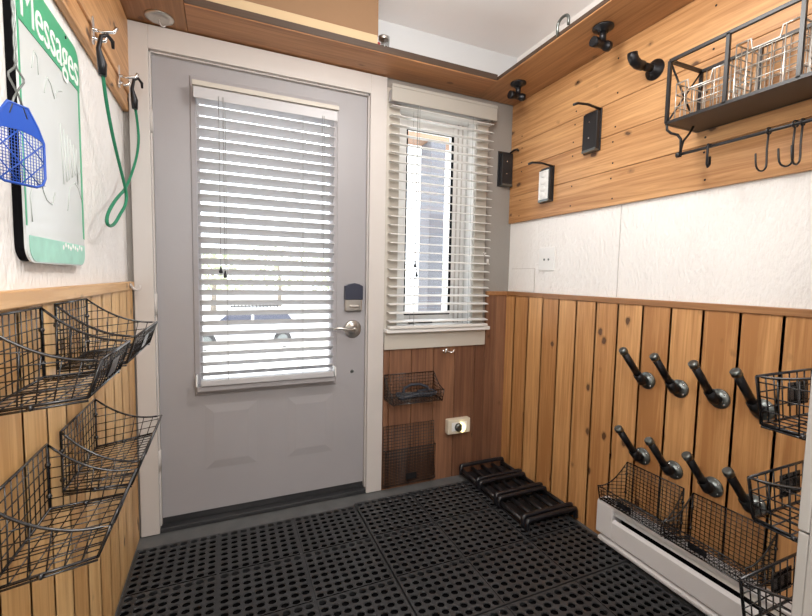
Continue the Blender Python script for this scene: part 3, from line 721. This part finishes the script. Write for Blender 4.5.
# ------------------------------------------------------------------ left wall: sign, swatter, bungee
SX = XL+.010
sg = thing('message_board', (XL, -.77, 1.167), 'white message board with green Messages header on the left wall', 'sign')
SY0, SY1, SB, ST = -1.012, -.648, 1.168, 1.732
def rrect(y0, y1, zz0, zz1, r, x, corners=(1, 1, 1, 1)):
    out = []
    for i, (cy, cz, a0) in enumerate(((y1, zz1, 0), (y0, zz1, 90), (y0, zz0, 180), (y1, zz0, 270))):
        if not corners[i]: out.append((x, cy, cz)); continue
        sy = -1 if cy == y1 else 1; sz = -1 if cz == zz1 else 1
        for k in range(7):
            a = math.radians(a0+15*k); out.append((x, cy+sy*r+r*math.cos(a), cz+sz*r+r*math.sin(a)))
    return out
obj('board', MB().prism(rrect(SY0, SY1, SB, ST, .035, SX+.006), (.004, 0, 0)), M_board, sg)
obj('shade_backing', MB().prism(rrect(SY0+.003, SY1-.003, SB+.003, ST-.003, .033, XL), (.016, 0, 0)), M_dark, sg)  # black box painting the shadow between board and wall
obj('header', MB().prism(rrect(SY0, SY1, 1.628, ST, .035, SX+.0102, (1, 1, 0, 0)), (.0015, 0, 0)), M_green, sg)
obj('green_border', MB().box(SX+.0102, SX+.0112, SY1-.010, SY1, 1.24, 1.64), M_green, sg)
obj('green_border', MB().box(SX+.0102, SX+.0112, SY0, SY0+.006, 1.24, 1.64), M_green, sg)
obj('footer_print', MB().prism(rrect(SY0+.012, SY1-.003, 1.171, 1.222, .03, SX+.0102, (0, 0, 1, 1)), (.001, 0, 0)), M_teal, sg)
mb = MB()
for k in range(9): mb.ball((SX+.0112, SY1-.03-.017*k, 1.212+.004*math.sin(k*2.1)), .006, 8, .15, 1, 1)
obj('footer_pattern', mb, M_ink, sg)
obj('nail_head', MB().lathe((SX+.0117, -.745, 1.722), (1, 0, 0), [(.004, 0), (.003, .002)], 10), M_iron, sg)
cu = bpy.data.curves.new('lettering', 'FONT'); cu.body = 'Messages'; cu.size = .115; cu.align_x = 'CENTER'; cu.align_y = 'CENTER'; cu.extrude = .0006; cu.space_character = .98
to = bpy.data.objects.new('lettering_tmp', cu); COL.objects.link(to); bpy.context.view_layer.update()
me = bpy.data.meshes.new_from_object(to.evaluated_get(bpy.context.evaluated_depsgraph_get())); bpy.data.objects.remove(to)
tx = bpy.data.objects.new('lettering', me); me.materials.append(M_ink); COL.objects.link(tx); tx.parent = sg
wdt = max(v.co.x for v in me.vertices)-min(v.co.x for v in me.vertices); sc = .338/wdt
for v in me.vertices:
    x, y, z = v.co; v.co = (SX+.0122+z-XL, x*sc+(SY0+SY1)/2+.0+.77, y*1.02+1.674-1.167)
me.update()
mb = MB()
def scrib(pts, r=.0012): mb.tube([(SX+.0105, y-.052, z) for y, z in pts], r, 4)
scrib([(-.90, 1.56), (-.885, 1.60), (-.87, 1.595), (-.868, 1.56)]); scrib([(-.84, 1.535), (-.82, 1.575), (-.80, 1.57), (-.78, 1.545), (-.76, 1.57), (-.73, 1.58)])
for k in range(6): scrib([(-.75+.022*k, 1.50-.006*k), (-.745+.022*k, 1.44-.03*(k % 3)), (-.74+.022*k, 1.36+.01*k)])
scrib([(-.93, 1.25), (-.935, 1.30), (-.91, 1.345), (-.88, 1.335), (-.85, 1.305), (-.82, 1.30), (-.80, 1.33)]); scrib([(-.72, 1.30), (-.70, 1.36), (-.66, 1.38), (-.63, 1.37), (-.61, 1.345)])
obj('marker_scribbles', mb, M_smear, sg)

# fly swatter hanging in front of the sign, plane turned a little to the room
swo = Vector((-.088, -1.149, 1.424)); du = Vector((.5, .866, 0)).normalized()
sw = thing('fly_swatter', (swo.x, swo.y, 1.28), 'blue plastic fly swatter on a twisted wire handle, hanging on the left wall', 'fly swatter')
dvz = Vector((0, 0, 1)); nrm = du.cross(dvz)
def sp(u, v): return swo+du*u+dvz*v
# head outline: sloping shoulders, square mesh with rounded corners
hw = .042; HB = -.128
outl = [(-.016, .0), (.016, .0), (.032, -.026), (hw, -.050), (hw, HB+.018), (hw-.005, HB+.006), (hw-.016, HB), (-hw+.016, HB), (-hw+.005, HB+.006), (-hw, HB+.018), (-hw, -.050), (-.032, -.026)]
obj('head_rim', MB().tube([sp(u, v) for u, v in outl], .0022, 6, closed=True), M_blue, sw)
obj('shoulder', MB().prism([sp(u, v)-nrm*.001 for u, v in ((-.016, .0), (.016, .0), (.032, -.026), (hw, -.050), (.025, -.043), (0, -.040), (-.025, -.043), (-hw, -.050), (-.032, -.026))], nrm*.002), M_blue, sw)
mb = MB(); n = 17
for i in range(1, n):
    u = -hw+2*hw*i/n; mb.tube([sp(u, -.040), sp(u, HB)], .00055, 4)
for j in range(1, 17):
    v = -.040+(HB+.040)*j/17; mb.tube([sp(-hw, v), sp(hw, v)], .00055, 4)
for a, b in (((-hw, -.052), (hw-.01, HB+.004)), ((hw, -.052), (-hw+.01, HB+.004)), ((0, -.04), (-hw, -.085)), ((0, HB), (hw, -.085)), ((0, HB), (-hw, -.085)), ((0, -.04), (hw, -.085))):
    mb.tube([sp(*a), sp(*b)], .0012, 4)
obj('mesh_pad', mb, M_blue, sw)
for s in (-1, 1):
    pts = [sp(s*.014, -.018), sp(s*.004, .012), sp(-s*.002, .024), sp(-s*.012, .040), sp(-s*.012, .046), sp(-s*.002, .058)]
    for k in range(12): pts.append(sp(.0017*s*math.cos(k*1.3), .070+k*.012))
    pts += [sp(s*.002, .30), sp(s*.002, .372)]
    obj('handle_wire', MB().tube(pts, .0017, 6), M_steel, sw)
obj('hanging_loop', MB().tube([sp(.010*math.cos(a), .380+.010*math.sin(a)) for a in [i*math.pi/7 for i in range(14)]], .0017, 6, closed=True), M_steel, sw)
hk = swo+dvz*.386
tag(obj('swatter_nail', MB().tube([(XL+.024, hk.y, hk.z+.002), (hk.x+.012, hk.y, hk.z+.004), (hk.x+.016, hk.y, hk.z+.012)], .0022, 6), M_steel), 'small nail in the left board holding the fly swatter', 'nail')

# chrome hooks on the left board and the green bungee
LF = XL+.028
def chrome_hook(y, z, label):
    t = thing('coat_hook', (LF, y, z), label, 'hook', 'chrome hooks on the left board')
    obj('mount_plate', MB().prism(rrect(y-.011, y+.011, z-.038, z+.040, .010, LF), (.003, 0, 0)), M_chr, t)
    obj('upper_prong', MB().tube([(LF+.002, y, z+.004), (LF+.025, y, z+.002), (LF+.052, y, z+.008), (LF+.060, y, z+.022)], .0050, 8), M_chr, t)
    obj('lower_prong', MB().tube([(LF+.002, y, z-.018), (LF+.018, y, z-.026), (LF+.030, y, z-.022), (LF+.034, y, z-.010)], .0045, 8), M_chr, t)
chrome_hook(-.530, 1.850, 'chrome hook on the left board holding the bungee, nearer the camera')
chrome_hook(-.205, 1.858, 'chrome hook on the left board holding the bungee, nearer the door')
bg_ = thing('bungee_cord', (LF+.03, -.28, 1.33), 'green bungee cord looped between two chrome hooks on the left wall', 'cord')
A0 = Vector((LF+.034, -.590, 1.725)); A1 = Vector((LF+.036, -.135, 1.795)); bx_ = LF+.030
path = [A0, (bx_+.003, -.572, 1.68), (bx_+.002, -.52, 1.61), (bx_+.002, -.455, 1.545), (bx_+.003, -.365, 1.47), (bx_+.004, -.315, 1.425), (bx_+.003, -.330, 1.385), (bx_, -.40, 1.345), (bx_-.002, -.470, 1.305), (bx_-.004, -.520, 1.290), (bx_-.005, -.560, 1.296), (bx_-.005, -.545, 1.325), (bx_-.005, -.470, 1.368), (bx_-.004, -.385, 1.408), (bx_-.003, -.305, 1.440), (bx_, -.220, 1.50), (bx_+.003, -.105, 1.60), (bx_+.004, -.055, 1.68), A1+Vector((0, .055, -.065)), A1]
def smooth(P, it=2):
    P = [Vector(p) for p in P]
    for _ in range(it):
        Q = [P[0]]
        for i in range(len(P)-1): Q += [lerp(P[i], P[i+1], .25), lerp(P[i], P[i+1], .75)]
        P = Q+[P[-1]]
    return P
obj('cord', MB().tube(smooth(path), .0048, 8), M_cord, bg_)
for A in (A0, A1):
    obj('end_hook', MB().tube([A+Vector((0, 0, -.02)), A+Vector((0, 0, .012)), A+Vector((-.006, -.008, .05)), A+Vector((.0, -.004, .085)), A+Vector((.012, .008, .098)), A+Vector((.022, .022, .088)), A+Vector((.022, .026, .070))], .006, 8, rr=[.010, .012, .006, .005, .005, .005, .004]), M_iron, bg_)

# ------------------------------------------------------------------ floor mats
def mat_mesh(x0, x1, y0, y1, xl, yl, z=.020):
    # y0 > y1; xl, yl section lines (including both ends); holes per section
    mb = MB(); n = 8; zb = .001
    for a in range(len(xl)-1):
        for b in range(len(yl)-1):
            sx0, sx1, sy0, sy1 = xl[a]+.004, xl[a+1]-.004, yl[b+1]+.003, yl[b]-.003
            nx = 8; ny = max(3, round((sy1-sy0)/.0335)); cw, ch = (sx1-sx0)/nx, (sy1-sy0)/ny
            for i in range(nx):
                for j in range(ny):
                    cx, cy = sx0+(i+.5)*cw, sy0+(j+.5)*ch; hx, hy = cw/2, ch/2; ra, rb = cw*.395, ch*.385
                    outer = [(hx, 0), (hx, hy), (0, hy), (-hx, hy), (-hx, 0), (-hx, -hy), (0, -hy), (hx, -hy)]
                    vs = []
                    for k in range(8):
                        ang = k*math.pi/4; vs.append((cx+outer[k][0], cy+outer[k][1], z))
                    for k in range(8):
                        ang = k*math.pi/4; vs.append((cx+ra*1.1*math.cos(ang), cy+rb*1.1*math.sin(ang), z))
                    for k in range(8):
                        ang = k*math.pi/4; vs.append((cx+ra*math.cos(ang), cy+rb*math.sin(ang), z-.002))
                    for k in range(8):
                        ang = k*math.pi/4; vs.append((cx+ra*math.cos(ang), cy+rb*math.sin(ang), z-.0055))
                    fs = []
                    for k in range(8):
                        k2 = (k+1) % 8
                        fs += [(k, k2, 8+k2, 8+k), (8+k, 8+k2, 16+k2, 16+k), (16+k, 16+k2, 24+k2, 24+k)]
                    mb.add(vs, fs)
    # ribs: section lines sit slightly lower, outer border bevelled
    def strip(ax0, ax1, ay0, ay1, zz): mb.box(ax0, ax1, ay0, ay1, zb, zz)
    for i, x in enumerate(xl):
        if 0 < i < len(xl)-1: strip(x-.004, x+.004, y1, y0, z-.003)
    for i, y in enumerate(yl):
        if 0 < i < len(yl)-1: strip(x0, x1, y-.003, y+.003, z-.004)
    for (p, q) in (((x0, x0+.004), (y1, y0)), ((x1-.004, x1), (y1, y0)), ((x0, x1), (y0-.003, y0)), ((x0, x1), (y1, y1+.003))):
        strip(p[0], p[1], q[0], q[1], z)
    return mb
def floor_mat(x, y, label):
    o = obj('rubber_mat', mat_mesh(x[0], x[-1], y[0], y[-1], x, y), M_rub); obj('hole_shade_sheet', MB().box(x[0]+.002, x[-1]-.002, y[-1]+.002, y[0]-.002, .0005, .0022), M_dark, o); return tag(o, label, 'mat', 'perforated rubber floor mats')  # black sheet below each mat paints the shade in its holes
YA = [-.136, -.405, -.672, -.938]; YC = [-.945, -1.212, -1.48, -1.705]
floor_mat([-.122, .183, .498, .795], YA, 'perforated black rubber mat in front of the door, left')
floor_mat([.803, 1.104, 1.424, 1.728], [-.118, -.400, -.672, -.938], 'perforated black rubber mat under the black rack, right')
floor_mat([.803, 1.104, 1.424, 1.700], YC, 'perforated black rubber mat along the heater, nearest the camera')

# black tubular boot rack lying in the corner
rk = thing('boot_rack', (1.62, -.31, .0205), 'black tubular rack lying on the mat in the back right corner', 'rack')
xa, xb_ = 1.462, 1.752
for k, y in enumerate((-.045, -.215, -.385, -.595)):
    mb = MB()
    def hoop(dy, h): mb.tube(smooth([(xa, y+dy-.004, .022), (xa, y+dy, h-.004), (xa+.018, y+dy, h), (xb_-.018, y+dy, h), (xb_, y+dy, h-.004), (xb_, y+dy-.004, .022)], 1), .0115, 8)
    hoop(0, .072); 
    if k: hoop(-.028, .066)
    obj('hoop', mb, M_gloss, rk)
for k, (y0_, y1_) in enumerate(((-.05, -.21), (-.245, -.38), (-.415, -.59))):
    mb = MB()
    for i in range(5):
        x = xa+.004+(xb_-xa-.008)*i/4
        mb.tube([(x, y0_, .047), (x, y1_, .047)], .0105, 8)
    obj('rail_set', mb, M_gloss, rk)
    obj('tray', MB().box(xa, xb_, y0_, y1_, .0215, .029), M_blk, rk)

# ------------------------------------------------------------------ outdoors, seen through the blinds
M_snow = mat('pale_gravel', (.72,.70,.66), .9, bump=.5, bscale=8, var=.12, vscale=2)
M_deck = mat('bleached_deck', (.66,.58,.48), .8, var=.12, vscale=6)
M_leaf = mat('pale_green_leaves', (.42,.47,.30), .7, bump=.6, bscale=6, var=.4, vscale=5)
M_bark = mat('grey_bark', (.20,.17,.14), .9, bump=.5)
M_car = mat('white_car_paint', (.70,.72,.75), .25, coat=.5)
M_post = mat('grey_porch_post', (.13,.135,.155), .7, var=.12)
M_sof = mat('brown_porch_beam', (.34,.20,.13), .7, var=.1)
M_tyre = mat('tyre', (.02,.02,.02), .8)
o = struct('ground', MB().box(-30, 60, 3.2, 80, -1.75, -1.65), M_snow)
o = struct('porch_deck', MB().box(-1.5, 4.5, .14, 3.0, -.16, -.06), M_deck)
pp = thing('porch_post', (1.812, 1.10, -.06), 'grey porch post outside the narrow window', 'post')
obj('shaft', MB().box(1.745, 1.880, 1.0, 1.2, -.055, 2.26), M_post, pp, bevel=.01)
obj('base_block', MB().box(1.73, 1.895, .98, 1.22, -.055, .35), M_post, pp, bevel=.01)
tag(obj('porch_beam', MB().box(1.3, 4.5, 1.0, 1.2, 2.26, 2.5), M_sof), 'brown porch roof beam outside the window top', 'beam')
rl = thing('porch_railing', (.3, 2.9, -.06), 'white porch railing outside the door glass', 'railing')
mb = MB().box(-1.4, 4.4, 2.86, 2.94, .34, .40); obj('top_rail', mb, M_white, rl)
mb = MB()
for k in range(30): mb.box(-1.3+.19*k, -1.27+.19*k, 2.88, 2.92, .02, .34)
obj('balusters', mb, M_white, rl); obj('bottom_rail', MB().box(-1.4, 4.4, 2.87, 2.93, -.02, .02), M_white, rl)
for x in (-.5, 1.15, 2.9): obj('newel', MB().box(x-.06, x+.06, 2.84, 2.96, -.055, .46), M_white, rl)
# parked car side-on
def car(cx, cy, gz):
    t = thing('car', (cx, cy, gz), 'white parked car with dark windows seen through the door blind', 'car')
    side = [(-2.2, .35), (-2.15, .75), (-1.9, .95), (-1.2, 1.02), (-.6, 1.5), (.9, 1.55), (1.75, 1.45), (2.1, 1.0), (2.15, .4), (1.7, .28), (-1.8, .28)]
    obj('body', MB().prism([(cx+x, cy-.85, gz+z) for x, z in side], (0, 1.7, 0)), M_car, t, bevel=.06)
    win_ = [(-.98, 1.04), (-.5, 1.42), (.2, 1.44), (.2, 1.04)]
    win2 = [(.3, 1.04), (.3, 1.44), (1.5, 1.38), (1.75, 1.04)]
    for w_ in (win_, win2): obj('side_window', MB().prism([(cx+x, cy-.87, gz+z) for x, z in w_], (0, .04, 0)), M_navy, t)
    for wx in (-1.35, 1.35):
        wh = obj('wheel', MB().lathe((cx+wx, cy-.88, gz+.33), (0, 1, 0), [(.33, 0), (.34, .05), (.34, .2), (.3, .24)], 20), M_tyre, t)
        obj('hub_cap', MB().lathe((cx+wx, cy-.89, gz+.33), (0, 1, 0), [(.19, 0), (.2, .02)], 16), M_steel, wh)
    mb = MB()
    for s in (-.6, .6): mb.tube([(cx-.5, cy+s, gz+1.60), (cx+1.2, cy+s, gz+1.62)], .025, 6)
    for k in range(14): mb.tube([(cx-.5+.13*k, cy-.6, gz+1.62), (cx-.5+.13*k, cy+.6, gz+1.62)], .022, 6).tube([(cx-.5+.13*k, cy-.6, gz+1.55), (cx-.5+.13*k, cy-.6, gz+1.72)], .02, 5)
    obj('roof_rack', mb, M_tyre, t)
car(.9, 15.5, -1.65)
def tree(x, y, h, r, label):
    t = thing('tree', (x, y, -1.65), label, 'tree')
    obj('trunk', MB().tube([(x, y, -1.65), (x+.1, y, -1.65+h*.4), (x-.05, y, -1.65+h*.7)], .16, 8, rr=[.2, .15, .08]), M_bark, t)
    mb = MB()
    for k in range(260):
        a = random.random()*6.283; b = random.random(); q = r*math.sqrt(b); zz = -1.65+h*(.35+.65*random.random())
        c = Vector((x+q*math.cos(a), y+q*math.sin(a)*.7, zz)); s = .16+.22*random.random()
        u = Vector((random.uniform(-1, 1), random.uniform(-1, 1), random.uniform(-1, 1))).normalized(); v = u.orthogonal().normalized()
        mb.add([c-u*s, c-v*s*.6, c+u*s, c+v*s*.6], [(0, 1, 2, 3)])
    obj('crown', mb, M_leaf, t)
for i, (x, y, h, r) in enumerate(((-.6, 30, 4.6, 2.2), (4.2, 33, 5.4, 2.6), (8.6, 30, 4.4, 2.3), (13.2, 34, 5.0, 2.6), (18.5, 30, 4.5, 2.5))):
    tree(x, y, h, r, ['loose green tree behind the car, leftmost seen through the door blind', 'tallest green tree seen through the door blind', 'green tree at the right side of the door glass', 'green tree seen left of the porch post', 'green tree seen right of the porch post'][i])
